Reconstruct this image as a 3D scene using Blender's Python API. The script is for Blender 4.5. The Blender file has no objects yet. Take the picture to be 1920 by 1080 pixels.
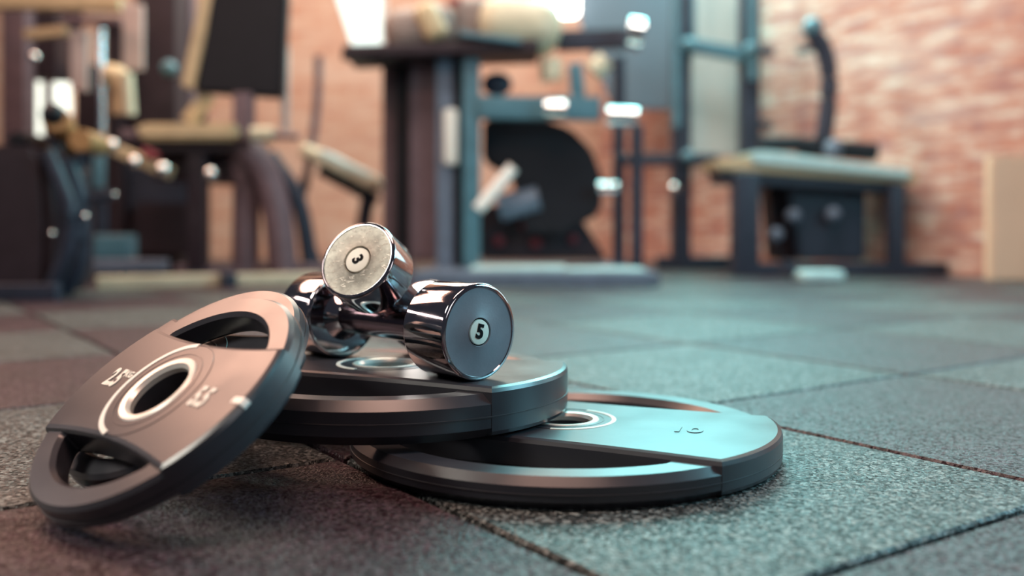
import bpy, bmesh, math, random
from mathutils import Vector, Matrix, Euler
random.seed(7)
S = bpy.context.scene
COL = S.collection

# ------------------------------------------------------------ camera
F_PX, CAM_H = 1820.0, 0.20
PITCH = math.atan(120 / F_PX)
cam_d = bpy.data.cameras.new('camera'); cam = bpy.data.objects.new('camera', cam_d); COL.objects.link(cam)
cam.location = (0, 0, CAM_H); cam.rotation_euler = (math.pi/2 - PITCH, 0, 0)
cam_d.sensor_width = 36; cam_d.lens = 36 * F_PX / 1920; cam_d.clip_start = .01; cam_d.clip_end = 60
cam_d.dof.use_dof = True; cam_d.dof.focus_distance = 0.79; cam_d.dof.aperture_fstop = 2.4
S.camera = cam

# ------------------------------------------------------------ world, view, lights
w = bpy.data.worlds.new('gym_air'); S.world = w; w.use_nodes = True
bg = w.node_tree.nodes['Background']; bg.inputs[0].default_value = (.62, .68, .90, 1); bg.inputs[1].default_value = .055
S.view_settings.view_transform = 'Standard'; S.view_settings.look = 'None'
S.view_settings.exposure = 0.0; S.view_settings.gamma = 1.0; S.view_settings.use_curve_mapping = False

def area(name, loc, target, size, power, color, sy=None, spread=180):
    d = bpy.data.lights.new(name, 'AREA'); d.energy = power; d.color = color; d.size = size
    if sy: d.shape = 'RECTANGLE'; d.size_y = sy
    d.spread = math.radians(spread)
    o = bpy.data.objects.new(name, d); COL.objects.link(o); o.location = loc
    o.rotation_euler = (Vector(target) - Vector(loc)).to_track_quat('-Z', 'Y').to_euler()
    return o
TEAL = (.42, .88, 1.0); WARM = (1.0, .70, .50); CREAM = (1.0, .93, .76)
area('teal_window_light', (1.3, 4.2, 2.0), (.6, 1.2, .1), 2.0, 185, (.30, .92, .95), 1.5)
area('teal_side_light', (2.25, 1.25, 1.25), (-.05, .85, .06), .8, 48, (.30, .82, 1.0), .7)
area('teal_corner_light', (1.95, 2.45, .95), (0, .95, .1), .8, 8, (.40, .90, 1.0), 1.0)
area('warm_back_light', (-2.1, 2.75, 2.2), (-.3, .9, 0), 1.5, 50, (1.0, .57, .41), .9)
area('cream_back_light', (-.35, 4.3, 1.85), (-.05, .95, .05), 1.0, 20, (1.0, .90, .74), .9)
area('warm_ceiling_light', (-.1, .55, 2.6), (-.1, .8, 0), 1.2, 36, (1.0, .60, .47), .7)
area('left_tube_light', (-2.6, 1.15, 1.15), (-.1, .85, .1), 1.6, 9, (1.0, .80, .74), .10)
area('machine_fill_light', (-.2, 2.1, 2.5), (-.1, 3.6, .8), 1.6, 11, (1.0, .90, .80), .5, 120)  # unseen fill added to brighten the machines and their pads
area('cream_lamp', (-1.75, .35, 1.75), (-.13, .88, .12), .8, 17, (1.0, .95, .84), .45, 130)
area('front_fill_light', (1.4, -.8, 1.0), (0, .9, .1), .8, 5, (1.0, .97, .97), .8)  # unseen fill added to lift the grey end face and its badge
area('wall_wash_orange', (-.9, 3.7, 2.6), (-1.0, 5.5, .6), 1.6, 66, (1.0, .80, .66), .5)
area('wall_wash_right', (.7, 2.6, 2.7), (1.7, 4.4, .6), 1.4, 42, (1.0, .93, .87), .6)

# ------------------------------------------------------------ helpers
C0 = Vector((0, 0, CAM_H))
FW = Vector((0, math.cos(PITCH), -math.sin(PITCH))); UP = Vector((0, math.sin(PITCH), math.cos(PITCH)))
def at(px, py, Y):
    d = FW + Vector((1, 0, 0)) * ((px - 960) / F_PX) + UP * ((540 - py) / F_PX)
    return C0 + d * (Y / d.y)
def foot(px, Y):
    p = at(px, 500, Y); return Vector((p.x, Y, 0))
def tag(o, label=None, cat=None, group=None, kind=None):
    if label: o['label'] = label
    if cat: o['category'] = cat
    if group: o['group'] = group
    if kind: o['kind'] = kind
    return o
GROUPS = {'weight_plate': 'rubber weight plates heaped on the floor', 'dumbbell': 'chrome dumbbells lying on the weight plates'}
def thing(name, label, cat, loc=(0, 0, 0), rot=None, group=None):
    group = group or GROUPS.get(name)
    o = bpy.data.objects.new(name, None); COL.objects.link(o); o.location = loc; o.empty_display_size = .05
    if rot is not None: o.rotation_euler = rot
    return tag(o, label, cat, group)
def link(name, me, m, parent=None, label=None):
    o = bpy.data.objects.new(name, me); COL.objects.link(o)
    if m is not None:
        me.materials.clear(); me.materials.append(m)
    if parent is not None:
        o.parent = parent
    if label: o['label'] = label
    return o
def from_bm(name, bm, m, parent=None, label=None, smooth=True, ang=35):
    bmesh.ops.recalc_face_normals(bm, faces=bm.faces[:])
    me = bpy.data.meshes.new(name); bm.to_mesh(me); bm.free()
    if smooth:
        me.polygons.foreach_set('use_smooth', [True] * len(me.polygons))
        me.set_sharp_from_angle(angle=math.radians(ang))
    return link(name, me, m, parent, label)
def world_part(o, root):
    """geometry given in world space, stored relative to its root"""
    o.parent = root
    M = Matrix.LocRotScale(root.location, root.rotation_euler, None).inverted()
    o.data.transform(M); return o

# ------------------------------------------------------------ materials
def mat(name, col, rough=.5, metal=0, spec=.5, bump=0, bscale=200, var=0, vscale=20, rvar=0, coat=0):
    m = bpy.data.materials.new(name); m.use_nodes = True
    nt = m.node_tree; N, L = nt.nodes, nt.links; b = N['Principled BSDF']
    b.inputs['Roughness'].default_value = rough; b.inputs['Metallic'].default_value = metal
    b.inputs['Specular IOR Level'].default_value = spec; b.inputs['Base Color'].default_value = (*col, 1)
    b.inputs['Coat Weight'].default_value = coat
    tc = N.new('ShaderNodeTexCoord')
    if var or rvar:
        n = N.new('ShaderNodeTexNoise'); n.inputs['Scale'].default_value = vscale; n.inputs['Detail'].default_value = 5
        L.new(tc.outputs['Object'], n.inputs['Vector'])
        if var:
            r = N.new('ShaderNodeMapRange'); r.inputs[1].default_value = .3; r.inputs[2].default_value = .7
            r.inputs[3].default_value = 1 - var; r.inputs[4].default_value = 1 + var
            L.new(n.outputs[0], r.inputs[0])
            mx = N.new('ShaderNodeVectorMath'); mx.operation = 'SCALE'; mx.inputs[0].default_value = col
            L.new(r.outputs[0], mx.inputs['Scale']); L.new(mx.outputs[0], b.inputs['Base Color'])
        if rvar:
            r = N.new('ShaderNodeMapRange'); r.inputs[1].default_value = .3; r.inputs[2].default_value = .7
            r.inputs[3].default_value = max(.02, rough - rvar); r.inputs[4].default_value = rough + rvar
            L.new(n.outputs[0], r.inputs[0]); L.new(r.outputs[0], b.inputs['Roughness'])
    if bump:
        n2 = N.new('ShaderNodeTexNoise'); n2.inputs['Scale'].default_value = bscale; n2.inputs['Detail'].default_value = 3
        L.new(tc.outputs['Object'], n2.inputs['Vector'])
        bp = N.new('ShaderNodeBump'); bp.inputs['Strength'].default_value = bump; bp.inputs['Distance'].default_value = .001
        L.new(n2.outputs[0], bp.inputs['Height']); L.new(bp.outputs[0], b.inputs['Normal'])
    return m
def emis(name, col, s):
    m = bpy.data.materials.new(name); m.use_nodes = True
    b = m.node_tree.nodes['Principled BSDF']; b.inputs['Emission Color'].default_value = (*col, 1)
    b.inputs['Emission Strength'].default_value = s; b.inputs['Base Color'].default_value = (.5, .5, .5, 1); return m
RUB = mat('black_rubber', (.032, .032, .040), .31, spec=.75, var=.08, vscale=25, rvar=.035)
RUBW = mat('black_rubber_wall', (.030, .030, .036), .45, spec=.5, bump=.15, bscale=900, var=.15, vscale=60)
DRUB = mat('matt_black_rubber', (.012, .012, .015), .65, spec=.15, bump=.12, bscale=900)
CHROME = mat('chrome', (.54, .51, .53), .07, 1, rvar=.03, vscale=60, bump=.02, bscale=300)
HANDLE = mat('dark_chrome', (.17, .13, .15), .16, 1, rvar=.04, vscale=60)
STEEL = mat('collar_steel', (.86, .86, .80), .34, .55)
PAINT = mat('white_paint', (.90, .90, .84), .35)
PAINTD = mat('faint_paint', (.85, .83, .75), .5, var=.12, vscale=400)
GREYF = mat('grey_painted_face', (.22, .225, .26), .42, spec=.4, bump=.08, bscale=500, rvar=.06, var=.12, vscale=30)
BADGE = mat('badge_white', (.93, .93, .82), .5)
BADGE2 = mat('badge_cream', (.86, .85, .74), .45)
INK = mat('black_ink', (.010, .010, .012), .8, spec=.1)
# worn brushed face of the small dumbbell: scuffs with shapes of their own
def worn():
    m = mat('worn_metal_face', (.46, .45, .39), .50, .35)
    nt = m.node_tree; N, L = nt.nodes, nt.links; b = N['Principled BSDF']; tc = N.new('ShaderNodeTexCoord')
    n = N.new('ShaderNodeTexNoise'); n.inputs['Scale'].default_value = 75; n.inputs['Detail'].default_value = 8; n.inputs['Roughness'].default_value = .7
    L.new(tc.outputs['Object'], n.inputs['Vector'])
    r = N.new('ShaderNodeValToRGB'); r.color_ramp.elements[0].position = .36; r.color_ramp.elements[0].color = (.26, .25, .215, 1)
    r.color_ramp.elements[1].position = .64; r.color_ramp.elements[1].color = (.50, .49, .42, 1)
    n3 = N.new('ShaderNodeTexNoise'); n3.inputs['Scale'].default_value = 300; n3.inputs['Detail'].default_value = 3; n3.inputs['Distortion'].default_value = .8
    mp = N.new('ShaderNodeMapping'); mp.inputs['Scale'].default_value = (.55, 1.5, 1); mp.inputs['Rotation'].default_value = (0, 0, .5)
    L.new(tc.outputs['Object'], mp.inputs[0]); L.new(mp.outputs[0], n3.inputs['Vector'])
    r3 = N.new('ShaderNodeMapRange'); r3.inputs[1].default_value = .60; r3.inputs[2].default_value = .68; L.new(n3.outputs[0], r3.inputs[0])
    mx = N.new('ShaderNodeMix'); mx.data_type = 'RGBA'; mx.inputs[7].default_value = (.80, .79, .70, 1)
    L.new(n.outputs[0], r.inputs[0]); L.new(r3.outputs[0], mx.inputs[0]); L.new(r.outputs[0], mx.inputs[6]); L.new(mx.outputs[2], b.inputs['Base Color'])
    bp = N.new('ShaderNodeBump'); bp.inputs['Strength'].default_value = .5; bp.inputs['Distance'].default_value = .0006
    L.new(r3.outputs[0], bp.inputs['Height']); L.new(bp.outputs[0], b.inputs['Normal'])
    return m
WORN = worn()

NAVY = mat('navy_steel', (.022, .027, .045), .45, spec=.4, var=.2)
TEALM = mat('teal_steel', (.065, .165, .21), .38, spec=.6, var=.15)
BLUEM = mat('blue_grey_steel', (.12, .155, .21), .42, var=.15)
BROWN = mat('brown_shroud', (.13, .085, .10), .55, var=.15)
DBROWN = mat('dark_brown_shroud', (.028, .018, .024), .5, spec=.3, var=.15)
BLACKV = mat('black_vinyl', (.010, .010, .014), .5, spec=.25, var=.1)
TAN = mat('tan_vinyl', (.52, .40, .24), .42, var=.12)
CREAMV = mat('cream_vinyl', (.55, .50, .36), .42, var=.12)
GREYV = mat('taupe_vinyl', (.22, .17, .15), .5, var=.15)
PALE = mat('pale_panel', (.50, .42, .40), .5, var=.08)
WHITE = mat('white_plastic', (.75, .73, .66), .35)
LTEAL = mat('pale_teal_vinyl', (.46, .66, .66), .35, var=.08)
RED = mat('red_plastic', (.20, .02, .03), .45)
ORANGE = mat('orange_foam', (.38, .19, .07), .6, var=.1)
KNOB = mat('polished_knob', (.85, .85, .83), .15, 1)
WOODP = mat('tan_board', (.78, .54, .38), .5, var=.06, vscale=5)

# ------------------------------------------------------------ floor (checkered granule rubber tiles)
ANG = math.radians(34.6)
UDIR = Vector((-math.sin(ANG), math.cos(ANG), 0)); VDIR = Vector((math.cos(ANG), math.sin(ANG), 0))
TS, U0, V0 = .41, .347, .345
def floor_mat(name, dark, mid, light, spec, rough):
    m = bpy.data.materials.new(name); m.use_nodes = True
    nt = m.node_tree; N, L = nt.nodes, nt.links; b = N['Principled BSDF']; tc = N.new('ShaderNodeTexCoord')
    v = N.new('ShaderNodeTexVoronoi'); v.inputs['Scale'].default_value = 360; L.new(tc.outputs['Object'], v.inputs['Vector'])
    sp = N.new('ShaderNodeSeparateColor'); L.new(v.outputs['Color'], sp.inputs[0])
    r = N.new('ShaderNodeValToRGB'); e = r.color_ramp.elements
    e[0].position = 0; e[0].color = (*dark, 1); e[1].position = 1; e[1].color = (*light, 1)
    k = e.new(.6); k.color = (*mid, 1)
    L.new(sp.outputs[0], r.inputs[0])
    n = N.new('ShaderNodeTexNoise'); n.inputs['Scale'].default_value = 9; n.inputs['Detail'].default_value = 4; L.new(tc.outputs['Object'], n.inputs['Vector'])
    mr = N.new('ShaderNodeMapRange'); mr.inputs[1].default_value = .3; mr.inputs[2].default_value = .7; mr.inputs[3].default_value = .75; mr.inputs[4].default_value = 1.25
    L.new(n.outputs[0], mr.inputs[0])
    sc = N.new('ShaderNodeVectorMath'); sc.operation = 'SCALE'; L.new(r.outputs[0], sc.inputs[0]); L.new(mr.outputs[0], sc.inputs['Scale'])
    L.new(sc.outputs[0], b.inputs['Base Color'])
    b.inputs['Roughness'].default_value = rough
    sr = N.new('ShaderNodeMapRange'); sr.inputs[1].default_value = .15; sr.inputs[2].default_value = .85; sr.inputs[3].default_value = spec*.12; sr.inputs[4].default_value = min(1, spec*1.5)
    L.new(sp.outputs[2], sr.inputs[0]); L.new(sr.outputs[0], b.inputs['Specular IOR Level'])
    n2 = N.new('ShaderNodeTexNoise'); n2.inputs['Scale'].default_value = 420; n2.inputs['Detail'].default_value = 2; L.new(tc.outputs['Object'], n2.inputs['Vector'])
    ad = N.new('ShaderNodeMath'); ad.operation = 'ADD'; L.new(sp.outputs[1], ad.inputs[0]); L.new(n2.outputs[0], ad.inputs[1])
    bp = N.new('ShaderNodeBump'); bp.inputs['Strength'].default_value = 1.0; bp.inputs['Distance'].default_value = .0022
    L.new(ad.outputs[0], bp.inputs['Height']); L.new(bp.outputs[0], b.inputs['Normal'])
    return m
FG = floor_mat('grey_rubber_granules', (.008, .010, .011), (.024, .028, .028), (.26, .28, .27), .8, .40)
FR = floor_mat('rusty_rubber_granules', (.014, .005, .008), (.027, .010, .015), (.10, .055, .07), .80, .40)
bm = bmesh.new(); g = .0046; tz = .012
for i in range(-5, 15):
    for j in range(-10, 12):
        u0, v0 = U0 + i*TS, V0 + j*TS
        c = UDIR*(u0+TS/2) + VDIR*(v0+TS/2)
        if c.y < -1.2 or c.y > 6.2 or abs(c.x) > 3.9: continue
        mi = (i + j) % 2
        def q(du, dv, z): p = UDIR*(u0+du) + VDIR*(v0+dv); return bm.verts.new((p.x, p.y, z))
        A = [q(x, y, -tz) for x, y in ((g*.8, g*.4), (TS-g*.4, g*.4), (TS-g*.4, TS-g*.4), (g*.8, TS-g*.4))]
        B = [q(x, y, -.0022) for x, y in ((g*.85, g*.85), (TS-g*.85, g*.85), (TS-g*.85, TS-g*.85), (g*.85, TS-g*.85))]
        Cc = [q(x, y, 0) for x, y in ((g+.001, g+.001), (TS-g-.001, g+.001), (TS-g-.001, TS-g-.001), (g+.001, TS-g-.001))]
        for P, Q in ((A, B), (B, Cc)):
            for k in range(4):
                f = bm.faces.new((P[k], P[(k+1) % 4], Q[(k+1) % 4], Q[k])); f.material_index = mi
        f = bm.faces.new(Cc); f.material_index = mi
base = [bm.verts.new(p) for p in ((-4.2, -1.6, -tz), (4.2, -1.6, -tz), (4.2, 6.6, -tz), (-4.2, 6.6, -tz))]
f = bm.faces.new(base); f.material_index = 1
bmesh.ops.recalc_face_normals(bm, faces=bm.faces[:])
me = bpy.data.meshes.new('floor'); bm.to_mesh(me); bm.free()
me.materials.append(FG); me.materials.append(FR)
fl = bpy.data.objects.new('floor', me); COL.objects.link(fl); tag(fl, kind='structure')

# ------------------------------------------------------------ brick walls
def brick_mat(name, c1, c2, mortar, patch, pw, stain, sw):
    m = bpy.data.materials.new(name); m.use_nodes = True
    nt = m.node_tree; N, L = nt.nodes, nt.links; b = N['Principled BSDF']; b.inputs['Roughness'].default_value = .8
    tc = N.new('ShaderNodeTexCoord')
    br = N.new('ShaderNodeTexBrick'); br.inputs['Scale'].default_value = 1; br.inputs['Brick Width'].default_value = .24; br.inputs['Row Height'].default_value = .075
    br.inputs['Mortar Size'].default_value = .008; br.inputs['Color1'].default_value = (*c1, 1); br.inputs['Color2'].default_value = (*c2, 1); br.inputs['Mortar'].default_value = (*mortar, 1)
    br.inputs['Bias'].default_value = -.1
    L.new(tc.outputs['UV'], br.inputs['Vector'])
    n = N.new('ShaderNodeTexNoise'); n.inputs['Scale'].default_value = 3.2; n.inputs['Detail'].default_value = 7; n.inputs['Roughness'].default_value = .62
    mp = N.new('ShaderNodeMapping'); mp.inputs['Scale'].default_value = (.55, 1.6, 1); L.new(tc.outputs['UV'], mp.inputs[0]); L.new(mp.outputs[0], n.inputs['Vector'])
    r = N.new('ShaderNodeValToRGB'); r.color_ramp.elements[0].position = .50; r.color_ramp.elements[0].color = (0, 0, 0, 1)
    r.color_ramp.elements[1].position = .62; r.color_ramp.elements[1].color = (pw, pw, pw, 1)
    L.new(n.outputs[0], r.inputs[0])
    mx = N.new('ShaderNodeMix'); mx.data_type = 'RGBA'; L.new(r.outputs[0], mx.inputs[0]); L.new(br.outputs[0], mx.inputs[6]); mx.inputs[7].default_value = (*patch, 1)
    n5 = N.new('ShaderNodeTexNoise'); n5.inputs['Scale'].default_value = 9; n5.inputs['Detail'].default_value = 6; n5.inputs['Roughness'].default_value = .7
    mp5 = N.new('ShaderNodeMapping'); mp5.inputs['Scale'].default_value = (.6, 2.2, 1); mp5.inputs['Location'].default_value = (3.1, 1.7, 0); L.new(tc.outputs['UV'], mp5.inputs[0]); L.new(mp5.outputs[0], n5.inputs['Vector'])
    r5 = N.new('ShaderNodeValToRGB'); e5 = r5.color_ramp.elements; e5[0].position = .38; e5[0].color = (*stain[0], 1); e5[1].position = .62; e5[1].color = (*stain[1], 1)
    k5 = e5.new(.5); k5.color = (*stain[2], 1)
    L.new(n5.outputs[0], r5.inputs[0])
    mx5 = N.new('ShaderNodeMix'); mx5.data_type = 'RGBA'; mx5.inputs[0].default_value = sw; L.new(mx.outputs[2], mx5.inputs[6]); L.new(r5.outputs[0], mx5.inputs[7]); L.new(mx5.outputs[2], b.inputs['Base Color'])
    bp = N.new('ShaderNodeBump'); bp.inputs['Strength'].default_value = .6; bp.inputs['Distance'].default_value = .006; L.new(br.outputs[1], bp.inputs['Height']); bp.invert = True
    L.new(bp.outputs[0], b.inputs['Normal'])
    return m
def wall(name, p, q, h, m, th=.15):
    p, q = Vector(p), Vector(q); d = (q-p).normalized(); nrm = Vector((d.y, -d.x, 0)); ln = (q-p).length
    bm = bmesh.new(); uvl = bm.loops.layers.uv.new('UVMap')
    vs = [bm.verts.new(v) for v in (p, q, q+Vector((0, 0, h)), p+Vector((0, 0, h)))]
    bk = [bm.verts.new(Vector(v.co) - nrm*th) for v in vs]
    f0 = bm.faces.new(vs)
    for k in range(4): bm.faces.new((vs[(k+1) % 4], vs[k], bk[k], bk[(k+1) % 4]))
    bm.faces.new(bk[::-1])
    for f in bm.faces:
        for l in f.loops:
            v = l.vert.co - p; l[uvl].uv = (v.dot(d) + v.dot(nrm), v.z)
    return tag(from_bm(name, bm, m, smooth=False), kind='structure')
BR1 = brick_mat('brick_right', (.42, .19, .15), (.50, .30, .25), (.50, .37, .33), (.66, .60, .54), .9, ((.26, .08, .09), (.74, .62, .52), (.54, .20, .12)), .6)
BR2 = brick_mat('brick_back', (.54, .30, .21), (.60, .39, .30), (.60, .44, .36), (.68, .56, .47), .7, ((.50, .24, .17), (.72, .52, .40), (.62, .34, .23)), .45)
Wb = Vector((.49, 5.5, 0)); Wr = Vector((1.84, 3.55, 0)) - UDIR*3.2
wall('wall_right', Wb, Wr, 3.0, BR1)
wall('wall_back', (-3.9, 5.5, 0), Wb, 3.0, BR2)

# ------------------------------------------------------------ weight plates
def shape_mesh(name, loops, z0, z1, bev, res=2, m=None, parent=None, label=None, ang=14):
    """flat outline with holes, extruded from z0 to z1 with bevelled edges"""
    cu = bpy.data.curves.new(name, 'CURVE'); cu.dimensions = '2D'; cu.fill_mode = 'BOTH'
    for pts in loops:
        sp = cu.splines.new('POLY'); sp.points.add(len(pts)-1)
        for k, (x, y) in enumerate(pts): sp.points[k].co = (x, y, 0, 1)
        sp.use_cyclic_u = True
    cu.extrude = (z1-z0)/2 - bev; cu.bevel_depth = bev; cu.bevel_resolution = res; cu.offset = -bev
    o = bpy.data.objects.new(name, cu); COL.objects.link(o)
    bpy.context.view_layer.update()
    me = bpy.data.meshes.new_from_object(o.evaluated_get(bpy.context.evaluated_depsgraph_get()))
    bpy.data.objects.remove(o); bpy.data.curves.remove(cu)
    me.name = name; me.transform(Matrix.Translation((0, 0, (z0+z1)/2)))
    me.polygons.foreach_set('use_smooth', [True]*len(me.polygons)); me.set_sharp_from_angle(angle=math.radians(ang))
    return link(name, me, m, parent, label)
def circle(r, n=160): return [(r*math.cos(2*math.pi*k/n), r*math.sin(2*math.pi*k/n)) for k in range(n)]
def rounded(pts, r, seg=6):
    out = []; n = len(pts)
    for i in range(n):
        a, b, c = Vector(pts[i-1]), Vector(pts[i]), Vector(pts[(i+1) % n])
        u, v = (a-b), (c-b)
        t = math.pi - u.angle(v)
        if t < .5: out.append(tuple(b)); continue
        rr = min(r, u.length*.9, v.length*.9); p, q = b + u.normalized()*rr, b + v.normalized()*rr
        for k in range(seg+1):
            s = k/seg; out.append(tuple(p*(1-s)**2 + b*2*s*(1-s) + q*s*s))
    return out
def lathe(name, prof, m, parent=None, n=96, axis='Z', label=None, ang=35, closed=False):
    bm = bmesh.new(); rings = []
    for r, z in prof:
        if r < 1e-6: rings.append([bm.verts.new((0, 0, z))])
        else: rings.append([bm.verts.new((r*math.cos(2*math.pi*k/n), r*math.sin(2*math.pi*k/n), z)) for k in range(n)])
    pr = list(zip(rings, rings[1:])) + ([(rings[-1], rings[0])] if closed else [])
    for A, B in pr:
        for k in range(n):
            a, b = A[k % len(A)], A[(k+1) % len(A)]; c, d = B[(k+1) % len(B)], B[k % len(B)]
            vs = []
            for v in (a, b, c, d):
                if v not in vs: vs.append(v)
            if len(vs) > 2: bm.faces.new(vs)
    return from_bm(name, bm, m, parent, label, ang=ang)
def arc_band(name, r0, r1, a0, a1, z0, z1, m, parent, n=72, label=None):
    bm = bmesh.new(); full = abs(a1-a0) > 6.28
    secs = []
    for k in range(n if full else n+1):
        t = a0 + (a1-a0)*k/n; c, s = math.cos(t), math.sin(t)
        secs.append([bm.verts.new((r*c, r*s, z)) for r, z in ((r0, z0), (r0+.0004, z1), (r1-.0004, z1), (r1, z0))])
    for k in range(len(secs) if full else len(secs)-1):
        A, B = secs[k], secs[(k+1) % len(secs)]
        for i in range(4): bm.faces.new((A[i], A[(i+1) % 4], B[(i+1) % 4], B[i]))
    if not full: bm.faces.new(secs[0]); bm.faces.new(secs[-1][::-1])
    return from_bm(name, bm, m, parent, label)
def text(name, s, size, x, y, z, m, parent, rot=0, bold=.0, depth=.0004, label=None, mirror=False, sx=1):
    cu = bpy.data.curves.new(name, 'FONT'); cu.body = s; cu.size = size; cu.align_x = 'CENTER'; cu.align_y = 'CENTER'
    cu.extrude = depth; cu.offset = bold; cu.resolution_u = 6
    o = bpy.data.objects.new(name, cu); COL.objects.link(o); bpy.context.view_layer.update()
    me = bpy.data.meshes.new_from_object(o.evaluated_get(bpy.context.evaluated_depsgraph_get()))
    bpy.data.objects.remove(o); bpy.data.curves.remove(cu)
    me.transform(Matrix.Translation((x, y, z)) @ Matrix.Rotation(rot, 4, 'Z') @ Matrix.Diagonal((sx, 1, 1, 1)))
    me.name = name
    return link(name, me, m, parent, label)

def make_plate(root, R, T, raise_, hw0, hw1, writing, arc_mat, arc_left=True, chamfer=.003, rim_in=.80, seam=True, collar=None, body=None, back=.0):
    RUB = body or globals()['RUB']
    """x runs along the raised band, z is the face normal, origin at the middle of the underside"""
    def hw(x): return R*(hw0 + (hw1-hw0)*(x/(R*.86))**2)
    # rim with two grip openings
    loops = [circle(R-.0003, 200), circle(.0245, 72)]
    ri = R*rim_in
    for s in (1, -1):
        a0 = math.asin((hw0+.045)); a0 = math.asin(min(.99, (hw0+.05)/rim_in))
        pts = []
        for k in range(41):
            t = a0 + (math.pi-2*a0)*k/40; pts.append((ri*math.cos(t), ri*math.sin(t)))
        for k in range(1, 20):
            x = pts[40][0] + (pts[0][0]-pts[40][0])*k/20; pts.append((x, R*(hw0-.01)+ .0*x))
        pts[0] = (pts[0][0], pts[0][1]); pts = rounded(pts, R*.05)
        loops.append([(x, s*y) for x, y in pts])
    shape_mesh('rim', loops, back, T, chamfer, 0, RUB, root)
    # raised band, its ends cut by the plate's own circle, its long edges slightly hollow
    pts = []; n = 30
    xe = R*.84
    for _ in range(6): xe = math.sqrt(R*R - hw(xe)**2)
    for k in range(n+1):
        x = -xe + 2*xe*k/n; pts.append((x, -hw(x)))
    a = math.atan2(hw(xe), xe)
    for k in range(1, 40): t = -a + 2*a*k/40; pts.append((R*math.cos(t), R*math.sin(t)))
    for k in range(n+1):
        x = xe - 2*xe*k/n; pts.append((x, hw(x)))
    for k in range(1, 40): t = math.pi - a + 2*a*k/40; pts.append((R*math.cos(t), R*math.sin(t)))
    H = T + raise_
    shape_mesh('band', [pts, circle(.0238, 72)], 0 if back else .0006, H, min(chamfer*1.35, .0044), 1, RUB, root)
    lathe('hub', [(.0234, H-.006), (.0234, H-.0022), (.0258, H+.0005), (.0300, H+.0009), (.0312, H+.0002), (.0312, H-.005), (.0262, H-.006)], collar or STEEL, root, 96, closed=True, label='bright steel collar')
    lo, hi = (1.70, 4.60) if arc_left else (-1.45, 1.45)
    arc_band('arc_mark_glint', .0418, .0464, lo, hi, H-.0006, H+.0005, arc_mat, root, label='curved line beside the centre hole')  # print on the leaning plate, painted groove reflection on the flat ones
    arc_band('groove_ring', .0345, .0362, 0, 2*math.pi, H-.0006, H+.0003, RUB, root, 96)
    arc_band('groove_ring', .0440, .0452, hi, lo+2*math.pi, H-.0006, H+.0004, RUB, root, 72)
    if seam:
        lathe('seam', [(R-.003, T*.44), (R+.0004, T*.47), (R+.0004, T*.50), (R-.003, T*.53)], RUBW, root, 200, closed=True)
    for (s, size, x, y, rot, bold, m_, lab) in writing:
        text('lettering', s, size, x, y, H+.0002, m_, root, rot, bold, label=lab, sx=.62 if len(s) == 3 else 1)
    return H

# lower large plate, lying on the floor
z_low = 0
P1 = thing('weight_plate', 'widest black rubber weight plate lying flat on the floor, pale teal sheen on top', 'weight plate', (.046, .850, 0), (0, 0, math.radians(-25)))
H1 = make_plate(P1, .187, .0235, .0045, .455, .50, [('10', .028, .111, -.002, math.radians(8), .0006, RUB, 'raised number')], PAINTD, arc_left=False, chamfer=.0062, rim_in=.815)  # its pale arc is coloured in for the grooves' reflection
# upper plate
P2 = thing('weight_plate', 'thick black rubber weight plate resting on the widest one, carrying the chrome dumbbells', 'weight plate', (-.118, .903, H1+.0012), (0, 0, math.radians(-24.3)))
H2 = make_plate(P2, .170, .0350, .0058, .42, .48, [], PAINT, arc_left=True, chamfer=.0078, rim_in=.80)  # its white arc is coloured in for the groove ring's shine
ZT = H1 + .0012 + H2
# leaning pair
k_ = .984
Lc = C0 + (Vector((-.2506, .6858, .0802)) - C0)*k_; Ln = Vector((-.41406666, -.43742453, .79825345)).normalized(); LR = .1037*k_ + .003
Lx = Vector((.72623, -.68745, 0)).normalized(); Ly = Ln.cross(Lx).normalized()
def lean_rot(): return Matrix((Lx, Ly, Ln)).transposed().to_euler()
LT = .0235
def lean_plate(off, label, writing):
    o = thing('weight_plate', label, 'weight plate', off, lean_rot())
    make_plate(o, LR, LT, .0036, .455, .535, writing, PAINT if writing else RUB, arc_left=True, chamfer=.0030, back=.0032)
    return o
r_ = LR
P3 = lean_plate(Lc - Ln*LT, 'small weight plate leaning on the others, white ring markings and numbers on its face',
    [('2.5', .0235, -.635*r_, .0*r_, 0, .0009, PAINTD, 'pale number'), ('KG', .008, -.50*r_, .055*r_, 0, .0003, PAINTD, 'small pale unit'), ('5.5', .0235, .56*r_, .01*r_, 0, .0009, PAINTD, 'pale number')])
# white tick on the band end
bm = bmesh.new()
H3 = LT + .0036; t0 = .03
sec = [(LR-.012, H3-.0002), (LR-.012, H3+.0005), (LR-.0018, H3+.0005), (LR+.0006, H3-.0022), (LR+.0006, H3-.0042), (LR-.002, H3-.0042)]
A = [bm.verts.new((r*math.cos(t0), r*math.sin(t0), z)) for r, z in sec]; B = [bm.verts.new((r*math.cos(t0+.055), r*math.sin(t0+.055), z)) for r, z in sec]
for k in range(6): bm.faces.new((A[k], A[(k+1) % 6], B[(k+1) % 6], B[k]))
bm.faces.new(A[::-1]); bm.faces.new(B)
from_bm('edge_tick', bm, PAINT, P3, 'white tick on the rim', smooth=False)
P4 = lean_plate(Lc - Ln*(.0276+LT) - Lx*.062 + Ly*.0375, 'rear one of two small leaning weight plates, showing only above and beside the front plate', [])

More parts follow.
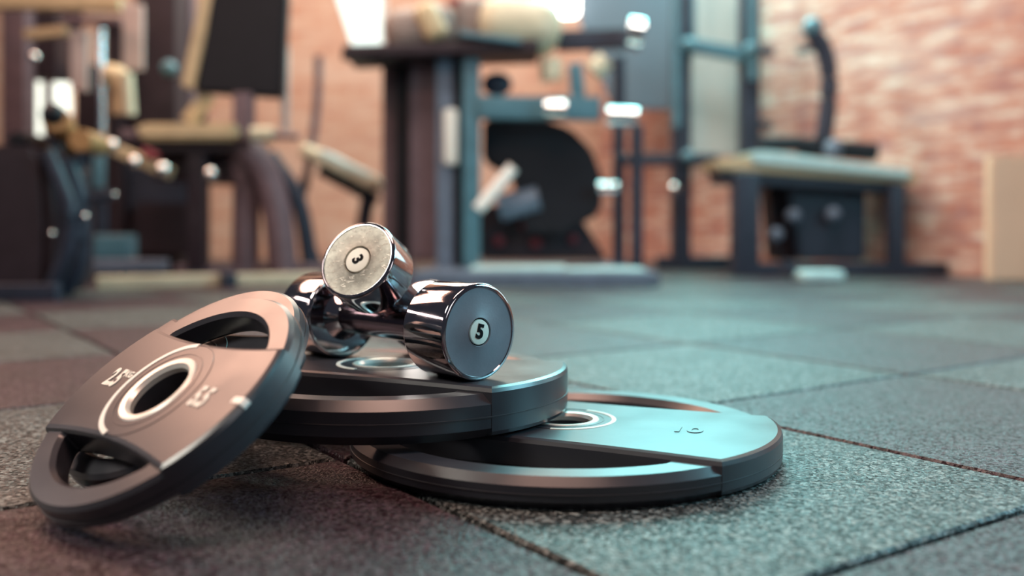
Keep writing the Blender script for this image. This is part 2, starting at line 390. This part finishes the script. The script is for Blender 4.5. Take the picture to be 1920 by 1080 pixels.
# ------------------------------------------------------------ dumbbells
def make_dumbbell(name, label, loc, nrm, r, rm, rb, L, total, hr, face_m, badge_m, num, nrot, nsize, roll_up=Vector((0, 0, 1))):
    """origin at the middle of the near face; local +z points out of that face"""
    zx = nrm.normalized(); xx = roll_up.cross(zx).normalized(); yy = zx.cross(xx)
    root = thing(name, label, 'dumbbell', loc, Matrix((xx, yy, zx)).transposed().to_euler())
    e = .0032
    def head(z0, s):
        prof = [(rm, z0 - s*.0006), (rm+.0004, z0)]
        for k in range(7):
            t = k/6*math.pi/2; prof.append((r-e + e*math.sin(t), z0 - s*(e*.8*(1-math.cos(t)))))
        for k in range(7):
            t = k/6*math.pi/2; prof.append((r-e + e*math.cos(t), z0 - s*(L-e + e*math.sin(t))))
        prof += [(hr*1.55, z0 - s*L), (hr*1.25, z0 - s*(L+.004)), (hr, z0 - s*(L+.012)), (hr*.9, z0 - s*(L+.012))]
        h = lathe('head', prof, CHROME, root, 128, label='polished chrome head')
        lathe('end_face', [(rm+.0003, z0 - s*.0008), (rb+.0022, z0 - s*.0008), (rb+.0016, z0 - s*.0004), (rb+.0009, z0 - s*.0020)], face_m, h, 96)
        b = lathe('badge', [(rb+.0001, z0 - s*.0020), (rb-.0003, z0 - s*.0008), (rb-.0010, z0 - s*.0006), (0, z0 - s*.0006)], badge_m, h, 64, label='round number badge')
        return h, b
    h, b = head(0, 1)
    text('numeral', num, nsize, 0, 0, -.0004, INK, h, nrot, nsize*.038, .0003, label='black number')
    head(-total, -1)
    prof = []
    za, zb = -(L+.010), -(total-L-.010)
    for k in range(25):
        s = k/24; bulge = math.sin(math.pi*s); prof.append((hr*(.97+.10*bulge), za + (zb-za)*s))
    lathe('handle', prof, HANDLE, root, 96, label='dark polished handle')
    return root
ph = .7706
n5 = Vector((math.sin(ph), -math.cos(ph), 0))
make_dumbbell('dumbbell', 'chrome dumbbell with a grey end and black number 5, lying on the thick plate', Vector((-.0262, .7985, ZT+.0407)), n5,
              .0407, .0368, .0106, .053, .250, .0150, GREYF, BADGE, '5', math.radians(-14), .0165)
n3 = Vector((-.368, -.8166, .4448)).normalized()
make_dumbbell('dumbbell', 'smaller chrome dumbbell tipped across the other one, scuffed silver end with a black number 3', Vector((-.1365, .8543, .1685+(ZT-.0695)*.9)), n3,
              .0372, .0335, .0118, .0385, .168, .0135, WORN, BADGE2, '3', math.radians(-56), .0145)

# ------------------------------------------------------------ background helpers (world-space geometry, real sizes)
def box_between(name, m, root, p, q, w, d, bev=.006, up=None):
    """a beam from p to q, w wide and d deep"""
    p, q = Vector(p), Vector(q); ax = q-p; ln = ax.length; z = ax.normalized()
    up = up or (Vector((0, 1, 0)) if abs(z.y) < .8 else Vector((0, 0, 1)))
    x = up.cross(z).normalized(); y = z.cross(x)
    bm = bmesh.new(); bmesh.ops.create_cube(bm, size=1)
    bmesh.ops.scale(bm, vec=(w, d, ln), verts=bm.verts)
    bv = min(bev, w*.3, d*.3, ln*.3)
    bmesh.ops.bevel(bm, geom=bm.edges[:], offset=bv, segments=3, affect='EDGES', profile=.6)
    M = Matrix((x, y, z)).transposed().to_4x4(); M.translation = (p+q)/2
    bmesh.ops.transform(bm, matrix=M, verts=bm.verts)
    return world_part(from_bm(name, bm, m), root)
def slab(name, m, root, c, dx, dy, sx, sy, sz, bev=.02):
    """a pad centred on c: dx and dy are its own axes"""
    dx = Vector(dx).normalized(); dy = (Vector(dy) - dx*Vector(dy).dot(dx)).normalized(); dz = dx.cross(dy)
    bm = bmesh.new(); bmesh.ops.create_cube(bm, size=1); bmesh.ops.scale(bm, vec=(sx, sy, sz), verts=bm.verts)
    bmesh.ops.bevel(bm, geom=bm.edges[:], offset=min(bev, sx*.45, sy*.45, sz*.45), segments=4, affect='EDGES', profile=.5)
    M = Matrix((dx, dy, dz)).transposed().to_4x4(); M.translation = c
    bmesh.ops.transform(bm, matrix=M, verts=bm.verts)
    return world_part(from_bm(name, bm, m), root)
def tube(name, m, root, pts, r, n=14, r_end=None):
    pts = [Vector(p) for p in pts]
    if len(pts) > 2:                                     # Catmull-Rom
        P = [pts[0]*2-pts[1]] + pts + [pts[-1]*2-pts[-2]]; out = []
        for i in range(1, len(P)-2):
            for k in range(6):
                t = k/6; a, b, c, d = P[i-1:i+3]
                out.append(.5*((2*b) + (c-a)*t + (2*a-5*b+4*c-d)*t*t + (3*b-a-3*c+d)*t**3))
        out.append(pts[-1]); pts = out
    bm = bmesh.new(); rings = []; up = Vector((0, 0, 1))
    for i, p in enumerate(pts):
        tg = (pts[min(i+1, len(pts)-1)] - pts[max(i-1, 0)]).normalized()
        x = tg.cross(up)
        x = x.normalized() if x.length > .05 else Vector((1, 0, 0)); y = tg.cross(x)
        rr = r if r_end is None else r + (r_end-r)*i/(len(pts)-1)
        rings.append([bm.verts.new(p + (x*math.cos(2*math.pi*k/n) + y*math.sin(2*math.pi*k/n))*rr) for k in range(n)])
        up = up if abs(tg.dot(up)) < .95 else up
    for A, B in zip(rings, rings[1:]):
        for k in range(n): bm.faces.new((A[k], A[(k+1) % n], B[(k+1) % n], B[k]))
    bm.faces.new(rings[0][::-1]); bm.faces.new(rings[-1])
    return world_part(from_bm(name, bm, m, ang=60), root)
def ball(name, m, root, c, r, sx=1, sy=1, sz=1):
    bm = bmesh.new(); bmesh.ops.create_uvsphere(bm, u_segments=20, v_segments=12, radius=r)
    bmesh.ops.scale(bm, vec=(sx, sy, sz), verts=bm.verts); bmesh.ops.translate(bm, vec=c, verts=bm.verts)
    return world_part(from_bm(name, bm, m, ang=180), root)
def prism(name, m, root, pts, depth, bev=.008):
    """front outline (world points, one depth) pushed back by depth along +y"""
    bm = bmesh.new(); A = [bm.verts.new(p) for p in pts]; B = [bm.verts.new(Vector(p)+Vector((0, depth, 0))) for p in pts]
    bm.faces.new(A); bm.faces.new(B[::-1]); n = len(A)
    for k in range(n): bm.faces.new((A[k], B[k], B[(k+1) % n], A[(k+1) % n]))
    bmesh.ops.recalc_face_normals(bm, faces=bm.faces[:])
    if bev: bmesh.ops.bevel(bm, geom=bm.edges[:], offset=bev, segments=2, affect='EDGES')
    return world_part(from_bm(name, bm, m), root)
def mm(px, Y): return px*Y/F_PX
def post(name, m, root, px, ytop, Y, wpx, ybot=None, d=None, px2=None):
    b = foot(px2 if px2 is not None else px, Y) if ybot is None else at(px2 if px2 is not None else px, ybot, Y)
    return box_between(name, m, root, b, at(px, ytop, Y), mm(wpx, Y), d or mm(wpx, Y))
def hbar(name, m, root, x0, y0, x1, y1, Y, hpx, Y1=None, d=None):
    return box_between(name, m, root, at(x0, y0, Y), at(x1, y1, Y1 or Y), mm(hpx, Y), d or mm(hpx, Y), up=Vector((0, 1, 0)))

# ------------------------------------------------------------ A: leg machine at the far left
YA = 2.55
A_ = thing('leg_machine', 'dark leg machine with a rounded housing and orange foam rollers, beside the frame edge', 'exercise machine', foot(40, YA))
prism('housing', DBROWN, A_, [at(-70, 300, YA), at(-60, 272, YA), at(60, 272, YA), at(84, 300, YA), at(92, 420, YA), at(88, 555, YA), at(-70, 555, YA)], .30, .02)
prism('housing_top', BLACKV, A_, [at(5, 274, YA+.02), at(12, 248, YA+.02), at(40, 246, YA+.02), at(52, 274, YA+.02)], .15, .01)
box_between('foot_rail', NAVY, A_, foot(-60, YA-.02)+Vector((0, 0, .02)), foot(110, YA-.02)+Vector((0, 0, .02)), .05, .04)
tube('curved_leg', NAVY, A_, [at(88, 285, YA), at(112, 340, YA), at(132, 400, YA), at(125, 470, YA), foot(88, YA)+Vector((0, 0, .015))], .020)
tube('curved_leg', NAVY, A_, [at(122, 300, YA+.1), at(145, 360, YA+.1), at(152, 430, YA+.1), at(146, 500, YA+.1), foot(118, YA+.1)+Vector((0, 0, .015))], .024)
tube('roller', ORANGE, A_, [at(104, 222, YA+.05), at(140, 282, YA+.25)], .036)
tube('roller', ORANGE, A_, [at(150, 262, YA+.05), at(186, 272, YA+.2)], .030)
for p in ((99, 214), (144, 286)): ball('roller_cap', BLACKV, A_, at(*p, YA+.05 if p[0] < 100 else YA+.25), .030)
tube('lever', NAVY, A_, [at(95, 215, YA+.1), at(105, 275, YA+.1), at(130, 320, YA+.1), at(150, 300, YA+.12), at(165, 270, YA+.12)], .018)
for p in ((98, 438), (160, 406), (214, 365)): ball('bolt', KNOB, A_, at(*p, YA-.06 if p[0] < 200 else YA+.1), .007)
tube('crossbar', NAVY, A_, [at(146, 380, YA+.1), at(214, 365, YA+.1)], .012)

# ------------------------------------------------------------ B: cable station behind it
YB = 3.7
B_ = thing('cable_station', 'cable station with pale side panels, chrome guide rod and padded arm, behind the leg machine', 'exercise machine', foot(220, YB))
hbar('top_beam', TAN, B_, -40, 4, 228, 8, YB, 26)
for x, y0, y1, w_ in ((36, -20, 250, 44),): post('pale_post', BROWN, B_, x, y0, YB+.3, w_)
post('dark_post', DBROWN, B_, 90, 20, YB+.4, 60, 150)
hbar('cross_tube', BROWN, B_, 120, 37, 228, 40, YB-.1, 13)
hbar('yellow_arm', TAN, B_, 48, 66, 126, 58, YB, 18)
post('side_panel', PALE, B_, 150, 58, YB-.05, 32, 172, .02)
post('side_panel', PALE, B_, 250, 8, YB-.05, 38, 132, .02)
post('inner_post', DBROWN, B_, 215, 40, YB+.1, 42)
tube('guide_rod', KNOB, B_, [at(190, 54, YB-.2), at(192, 220, YB-.2), at(190, 365, YB-.2)], .014)
post('lower_post', NAVY, B_, 191, 355, YB-.2, 16)
tube('arm_pad', TAN, B_, [at(200, 140, YB-.2), at(226, 150, YB-.2), at(232, 215, YB-.2)], .040)
tube('arm_pad_end', CREAMV, B_, [at(238, 138, YB-.25), at(243, 215, YB-.25)], .022)
post('uprights_frame', DBROWN, B_, 305, -30, YB+.2, 75)
prism('dark_backdrop', DBROWN, B_, [at(60, 18, YB+.5), at(150, 18, YB+.5), at(150, 105, YB+.5), at(60, 105, YB+.5)], .03, .004)  # dark sheet added as a backdrop to darken the space between posts
prism('dark_backdrop', DBROWN, B_, [at(140, 120, YB+.45), at(385, 120, YB+.45), at(385, 475, YB+.45), at(140, 475, YB+.45)], .03, .004)  # larger dark sheet added to keep bright brick from showing through
post('uprights_frame', BROWN, B_, 352, -30, YB+.3, 26)
ball('cable_knob', KNOB, B_, at(65, 107, YB-.2), .018)
hbar('stack_base', TEALM, B_, 150, 462, 250, 462, YB-.3, 44)
hbar('stack_foot', BLUEM, B_, 140, 498, 315, 498, YB-.35, 24)
prism('weight_stack', DBROWN, B_, [at(255, 380, YB), at(360, 380, YB), at(360, 478, YB), at(255, 478, YB)], .2)
prism('weight_stack_cover', NAVY, B_, [at(160, 290, YB+.1), at(350, 290, YB+.1), at(350, 395, YB+.1), at(160, 395, YB+.1)], .2)
hbar('swing_arm', TAN, B_, 216, 280, 322, 326, YB-.5, 22)
hbar('red_label', RED, B_, 268, 282, 296, 296, YB-.53, 16)
for p, r in (((252, 303), .02), ((306, 318), .024), ((211, 272), .02)): ball('pivot_bolt', KNOB, B_, at(*p, YB-.56), r)
post('blue_strut', TEALM, B_, 186, 285, YB-.3, 18, 352)
post('blue_strut', TEALM, B_, 158, 320, YB-.3, 18, 372)
ball('small_light_knob', TEALM, B_, at(317, 128, YB-.1), .03)

# low pale rail on the floor
YR = 2.98
R_ = thing('floor_rail', 'long low cream coloured rail lying on the floor in front of the seated machine', 'rail', foot(300, YR))
box_between('rail_bar', CREAMV, R_, foot(180, YR)+Vector((0, 0, .020)), foot(600, YR+.25)+Vector((0, 0, .020)), .040, .05)
box_between('rail_strap', NAVY, R_, foot(414, YR+.08)+Vector((0, 0, .022)), foot(440, YR+.1)+Vector((0, 0, .022)), .05, .075)

# ------------------------------------------------------------ C: seated machine with tall dark backrest
YC = 3.35
C_ = thing('seated_press', 'seated exercise machine with tall black backrest, tan seat pad and curved brown legs', 'exercise machine', foot(460, YC))
prism('backrest', BLACKV, C_, [at(400, -60, YC), at(540, -60, YC), at(528, 183, YC), at(362, 172, YC)], .07, .012)
prism('backrest_edge', TAN, C_, [at(385, -60, YC-.005), at(413, -60, YC-.005), at(362, 168, YC-.005), at(338, 160, YC-.005)], .075, .006)
post('chrome_upright', PALE, C_, 535, 85, YC+.1, 13, 245)
prism('seat_pad', TAN, C_, [at(248, 240, YC-.1), at(262, 230, YC-.1), at(440, 230, YC-.1), at(440, 262, YC-.1), at(262, 262, YC-.1)], .32, .012)
hbar('seat_handle', BROWN, C_, 228, 252, 262, 252, YC-.08, 16)
prism('seat_base', DBROWN, C_, [at(262, 262, YC-.05), at(470, 262, YC-.05), at(470, 285, YC-.05), at(262, 285, YC-.05)], .26, .005)
hbar('back_strut', TAN, C_, 352, 228, 392, 178, YC+.05, 24)
post('centre_post', BROWN, C_, 458, 175, YC, 34, 290)
tube('curved_leg', BROWN, C_, [at(460, 275, YC), at(495, 320, YC), at(520, 400, YC), foot(532, YC)+Vector((0, 0, .02))], .050)
tube('curved_leg', BROWN, C_, [at(450, 280, YC+.05), at(462, 340, YC+.05), at(462, 410, YC+.05), foot(460, YC+.05)+Vector((0, 0, .02))], .048)
tube('steel_strut', NAVY, C_, [at(505, 290, YC+.2), at(560, 380, YC+.2), foot(585, YC+.2)+Vector((0, 0, .02))], .03)
post('front_post', DBROWN, C_, 372, 280, YC, 34)
hbar('lower_box', DBROWN, C_, 300, 310, 460, 318, YC+.1, 60)
tube('side_roller', CREAMV, C_, [at(472, 252, YC-.1), at(512, 252, YC-.1)], .026)
tube('roller_arm', BROWN, C_, [at(512, 254, YC-.1), at(560, 256, YC-.1)], .012)
ball('adjusting_knob', KNOB, C_, at(395, 326, YC-.15), .022)
box_between('base_rail', BROWN, C_, foot(330, YC)+Vector((0, 0, .03)), foot(640, YC+.1)+Vector((0, 0, .03)), .06, .06)
box_between('base_foot', NAVY, C_, foot(360, YC-.22)+Vector((0, 0, .02)), foot(380, YC+.2)+Vector((0, 0, .02)), .06, .04)

# ------------------------------------------------------------ D: incline bench with upright bar
YD = 3.9
D_ = thing('incline_bench', 'incline bench with a sloping cream pad and a thin upright bar, against the orange brick', 'bench', foot(640, YD))
slab('pad', CREAMV, D_, at(643, 316, YD), at(708, 352, YD)-at(580, 288, YD), (0, 1, .0), (at(712, 355, YD)-at(576, 285, YD)).length, .26, .055, .02)
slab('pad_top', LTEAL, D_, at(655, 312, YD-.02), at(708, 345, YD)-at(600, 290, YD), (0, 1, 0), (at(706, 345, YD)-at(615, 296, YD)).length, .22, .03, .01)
hbar('pad_frame', NAVY, D_, 600, 318, 708, 376, YD, 22)
tube('upright_bar', BROWN, D_, [at(597, 105, YD+.05), at(596, 170, YD+.05), at(588, 250, YD+.05), at(572, 345, YD+.05)], .017)
tube('leg', NAVY, D_, [at(690, 370, YD), foot(668, YD)+Vector((0, 0, .01))], .03)
tube('leg', NAVY, D_, [at(572, 340, YD+.05), at(560, 400, YD), foot(600, YD)+Vector((0, 0, .01))], .022)

# ------------------------------------------------------------ E: centre tower
YE = 3.55
E_ = thing('pulley_tower', 'large brown weight tower with steel blue uprights and cream pads on top, in the centre', 'exercise machine', foot(840, YE))
prism('shroud', BROWN, E_, [at(716, 112, YE+.1), at(764, 112, YE+.1), at(764, 488, YE+.1), at(716, 488, YE+.1)], .3)
prism('shroud', BROWN, E_, [at(768, 118, YE), at(826, 118, YE), at(826, 488, YE), at(768, 488, YE)], .3)
prism('shroud_gap_shade', BLACKV, E_, [at(740, 118, YE+.05), at(769, 118, YE+.05), at(769, 488, YE+.05), at(740, 488, YE+.05)], .2, .002)  # black block put in for the dark gap between the shrouds
post('upright', BLUEM, E_, 835, 108, YE-.04, 32)
post('upright', TEALM, E_, 884, 112, YE-.08, 32)
post('inner_post', DBROWN, E_, 860, 100, YE+.02, 26)
slab('grip', WHITE, E_, at(845, 257, YE-.08), (0, 0, 1), (1, 0, 0), mm(102, YE), mm(26, YE), .03, .014)
hbar('top_plate', DBROWN, E_, 655, 108, 1008, 98, YE-.02, 20, d=.28)
tube('end_bar', BLACKV, E_, [at(642, 104, YE-.1), at(720, 112, YE-.1)], .016)
slab('pad', GREYV, E_, at(790, 62, YE), (1, 0, .12), (0, 1, 0), mm(130, YE), .26, mm(78, YE), .06)
slab('pad_band', TAN, E_, at(812, 52, YE-.02), (1, 0, .5), (0, 1, 0), mm(44, YE), .262, mm(70, YE), .03)
slab('pad', CREAMV, E_, at(975, 52, YE), (1, 0, -.10), (0, 1, 0), mm(150, YE), .28, mm(96, YE), .08)
slab('pad', GREYV, E_, at(884, 45, YE+.05), (1, 0, 0), (0, 1, 0), mm(75, YE), .22, mm(80, YE), .04)
hbar('tray', TEALM, E_, 862, 64, 978, 80, YE-.16, 9, d=.05)
hbar('red_tag', RED, E_, 838, 3, 866, 3, YE-.1, 12)
hbar('cross_beam', TEALM, E_, 898, 202, 1125, 205, YE-.1, 42, d=.06)
hbar('bracket', TEALM, E_, 1078, 120, 1085, 200, YE-.1, 26)
tube('chrome_pin', KNOB, E_, [at(1022, 203, YE-.16), at(1060, 204, YE-.16)], .030)
tube('chrome_pin', KNOB, E_, [at(1138, 218, YE-.12), at(1194, 221, YE-.12)], .034)
pts = [at(905, 225, YE), at(1015, 222, YE), at(1070, 240, YE), at(1110, 280, YE), at(1132, 340, YE), at(1126, 400, YE), at(1090, 420, YE), at(1060, 440, YE), at(985, 440, YE), at(960, 330, YE), at(905, 300, YE)]
prism('wheel_cover', BLACKV, E_, pts, .22, .012)
tube('white_strut', PAINT, E_, [at(896, 392, YE-.1), at(962, 314, YE-.1)], .022)
prism('lower_cover', DBROWN, E_, [at(893, 385, YE+.1), at(1075, 385, YE+.1), at(1138, 486, YE+.1), at(900, 486, YE+.1)], .2)
for x, y, r in ((985, 422, .030), (1026, 418, .026), (1005, 455, .028), (935, 452, .026), (1075, 448, .024)):
    ball('red_cap', RED, E_, at(x, y, YE+.09), r*.8, 1, .6, 1)
tube('lower_roll', BLUEM, E_, [at(935, 392, YE+.02), at(1010, 372, YE+.02)], .05)
ball('pulley', NAVY, E_, at(932, 158, YE), .055, 1, .4, .8)
tube('roller', CREAMV, E_, [at(1030, 112, YE-.05), at(1034, 150, YE-.05)], .040)
tube('roller', CREAMV, E_, [at(1112, 136, YE-.05), at(1136, 112, YE-.05)], .036)
post('rear_post', NAVY, E_, 1160, 105, YE+.2, 22)
post('rear_post', NAVY, E_, 1194, 235, YE, 22)
hbar('rear_tube', NAVY, E_, 1045, 78, 1180, 72, YE+.05, 34)
tube('ball_end', KNOB, E_, [at(1178, 62, YE-.05), at(1204, 66, YE-.05)], .055)
hbar('rear_crossbar', NAVY, E_, 1150, 300, 1205, 300, YE+.1, 18)
tube('chrome_grip', KNOB, E_, [at(1122, 352, YE-.05), at(1158, 352, YE-.05)], .020)
pf = [foot(770, 3.06), foot(1238, 3.06), foot(1218, 3.06)+Vector((0, .85, 0)), foot(800, 3.06)+Vector((0, .85, 0))]
bm = bmesh.new(); lo_ = [bm.verts.new(p) for p in pf]; hi_ = [bm.verts.new(p+Vector((0, 0, .045))) for p in pf]
bm.faces.new(lo_[::-1]); bm.faces.new(hi_)
for k in range(4): bm.faces.new((lo_[k], lo_[(k+1) % 4], hi_[(k+1) % 4], hi_[k]))
bmesh.ops.bevel(bm, geom=bm.edges[:], offset=.006, segments=2, affect='EDGES')
world_part(from_bm('platform', bm, BLUEM), E_)
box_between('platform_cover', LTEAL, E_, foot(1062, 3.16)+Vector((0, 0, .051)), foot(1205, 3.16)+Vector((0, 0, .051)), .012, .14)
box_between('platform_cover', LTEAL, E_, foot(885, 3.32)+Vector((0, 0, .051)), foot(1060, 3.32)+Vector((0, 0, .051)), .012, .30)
box_between('base_rail', BROWN, E_, foot(650, YE-.1)+Vector((0, 0, .03)), foot(775, YE-.1)+Vector((0, 0, .03)), .06, .10)

# ------------------------------------------------------------ F: rack
YF = 4.25
F_ = thing('power_rack', 'open steel rack of navy uprights and teal crossbars, between the tower and the flat bench', 'rack', foot(1330, YF))
post('upright', NAVY, F_, 1276, -60, YF, 34)
post('upright_lit_strip', TEALM, F_, 1268, -60, YF-.1, 14, 240, .03)  # teal strip stands in for light on the navy upright
post('upright', NAVY, F_, 1404, -60, YF, 34)
post('upright_lit_strip', TEALM, F_, 1410, -60, YF-.1, 14, 150, .03)  # same painted teal light at the top of the second upright
hbar('crossbar', TEALM, F_, 1285, 84, 1405, 106, YF-.03, 24)
hbar('crossbar', NAVY, F_, 1205, 300, 1345, 300, YF-.03, 22)
post('thin_upright', TEALM, F_, 1300, -60, YF+.15, 8, 90)
for p, r in (((1290, 84), .03), (((1408), 92), .03), ((1290, 293), .028), ((1264, 353), .024)): ball('rack_bolt', KNOB if p[1] > 300 else TEALM, F_, at(*p, YF-.1), r)
box_between('base_rail', NAVY, F_, foot(1230, YF)+Vector((0, 0, .03)), foot(1420, YF)+Vector((0, 0, .03)), .06, .06)
prism('back_panel', mat('pale_grey_panel', (.42, .47, .45), .5), F_, [at(1293, -70, YF+.2), at(1392, -70, YF+.2), at(1392, 292, YF+.2), at(1293, 292, YF+.2)], .02, .003)
prism('side_panel', mat('slate_panel', (.085, .11, .14), .5), F_, [at(1088, -70, YF+.45), at(1262, -70, YF+.45), at(1262, 205, YF+.45), at(1150, 205, YF+.45), at(1088, 40, YF+.45)], .03, .003)
hbar('spotter_hook', NAVY, F_, 1418, 95, 1450, 98, YF-.05, 14)
hbar('spotter_hook', NAVY, F_, 1418, 232, 1448, 238, YF-.05, 14)

# ------------------------------------------------------------ G: flat bench and what stands on it
YG = 3.75
G_ = thing('flat_bench', 'padded flat bench with pale teal top and navy legs, in front of the brick wall', 'bench', foot(1530, YG))
def pol(name, m, ptsf, depth, bev=.008): return prism(name, m, G_, ptsf, depth, bev)
pol('pad_side', TAN, [at(1340, 300, YG), at(1400, 292, YG), at(1722, 326, YG), at(1722, 344, YG), at(1345, 318, YG)], .30, .008)
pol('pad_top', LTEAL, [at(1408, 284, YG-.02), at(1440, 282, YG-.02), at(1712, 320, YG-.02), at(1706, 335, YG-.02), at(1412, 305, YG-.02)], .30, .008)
pol('under_frame', NAVY, [at(1350, 318, YG+.02), at(1700, 344, YG+.02), at(1690, 362, YG+.02), at(1355, 342, YG+.02)], .24, .006)
post('leg', NAVY, G_, 1396, 325, YG, 46)
post('leg', NAVY, G_, 1679, 345, YG, 28)
pol('stack_box', NAVY, [at(1478, 345, YG+.1), at(1625, 350, YG+.1), at(1622, 488, YG+.1), at(1500, 488, YG+.1)], .2, .01)
pol('stack_side', DBROWN, [at(1440, 340, YG+.2), at(1482, 342, YG+.2), at(1500, 488, YG+.2), at(1455, 488, YG+.2)], .15, .01)
box_between('base_rail', NAVY, G_, foot(1370, YG)+Vector((0, 0, .025)), foot(1770, YG+.02)+Vector((0, 0, .025)), .05, .08)
for p in ((1488, 405), (1562, 402), (1455, 440)): ball('bolt', BLUEM, G_, at(*p, YG+.05), .03)
slab('foot_pad', LTEAL, G_, foot(1535, YG-.35)+Vector((0, 0, .02)), (1, 0, 0), (0, 1, 0), .15, .12, .035, .01)
tube('swivel_foot', NAVY, G_, [foot(1478, YG-.3)+Vector((0, 0, .07)), foot(1478, YG-.3)+Vector((0, 0, .02))], .03)

YH = YG+.08
zt = at(1560, 305, YH).z
H_ = thing('curved_arm_attachment', 'black attachment with a tall curved arm and padded base, standing on the flat bench', 'gym attachment', at(1570, 300, YH))
tube('arm', NAVY, H_, [at(1524, 62, YH), at(1544, 92, YH), at(1554, 140, YH), at(1552, 200, YH), at(1544, 262, YH)], .034)
ball('arm_cap', TEALM, H_, at(1524, 52, YH), .040)
tube('base_roll', BLACKV, H_, [at(1425, 270, YH), at(1500, 270, YH)], .030)
tube('base_roll', BLACKV, H_, [at(1500, 274, YH), at(1642, 286, YH)], .036)
ball('hinge', BLUEM, H_, at(1562, 278, YH-.05), .036)
tube('side_handle', NAVY, H_, [at(1496, 96, YH), at(1524, 90, YH)], .014)

# ------------------------------------------------------------ tan board, lamp, lit glass
YW = 3.35
T_ = thing('tan_board', 'plain tan upright board standing against the brick wall, cut by the frame', 'board', foot(1900, YW))
prism('board', WOODP, T_, [at(1858, 292, YW+.06), at(1990, 292, YW+.06), Vector((foot(1990, YW+.06))), Vector((foot(1858, YW+.06)))], .05, .006)

Lm = thing('wall_lamp', 'glowing white lamp at the top of the picture above the cream pads', 'lamp', at(1046, 5, 4.6))
slab('lamp_glass', emis('lamp_glow', (1, .98, .92), 9), Lm, at(1046, 2, 4.6), (1, 0, 0), (0, 1, 0), mm(78, 4.6), .06, mm(58, 4.6), .03)
hbar('lamp_mount', NAVY, Lm, 1046, -30, 1046, -60, 4.62, 30)
Pn = thing('light_panel', 'tapered glowing pale light panel beside the brown tower, above its black end bar', 'light', at(690, 50, 4.4))
prism('glass', emis('panel_glow', (.62, .95, .90), .95), Pn, [at(612, -60, 4.4), at(716, -60, 4.4), at(716, 108, 4.4), at(668, 110, 4.4)], .03, .004)
prism('panel_frame', PALE, Pn, [at(716, -60, 4.38), at(724, -60, 4.38), at(724, 112, 4.38), at(716, 112, 4.38)], .04, .002)
post('mullion', BROWN, B_, 90, 110, 4.8, 14, 260)
for i, (x0, y0, x1, y1) in enumerate(((55, 150, 80, 280), (99, 122, 130, 214))):
    bm = bmesh.new()
    c = at((x0+x1)/2, (y0+y1)/2, 5.46); bmesh.ops.create_cube(bm, size=1)
    bmesh.ops.scale(bm, vec=(mm(x1-x0, 5.46), .03, mm(y1-y0, 5.46)), verts=bm.verts); bmesh.ops.translate(bm, vec=c, verts=bm.verts)
    tag(from_bm('window_%d' % (i+1), bm, emis('window_light', (.95, 1.0, .86), 1.6), smooth=False), kind='structure')
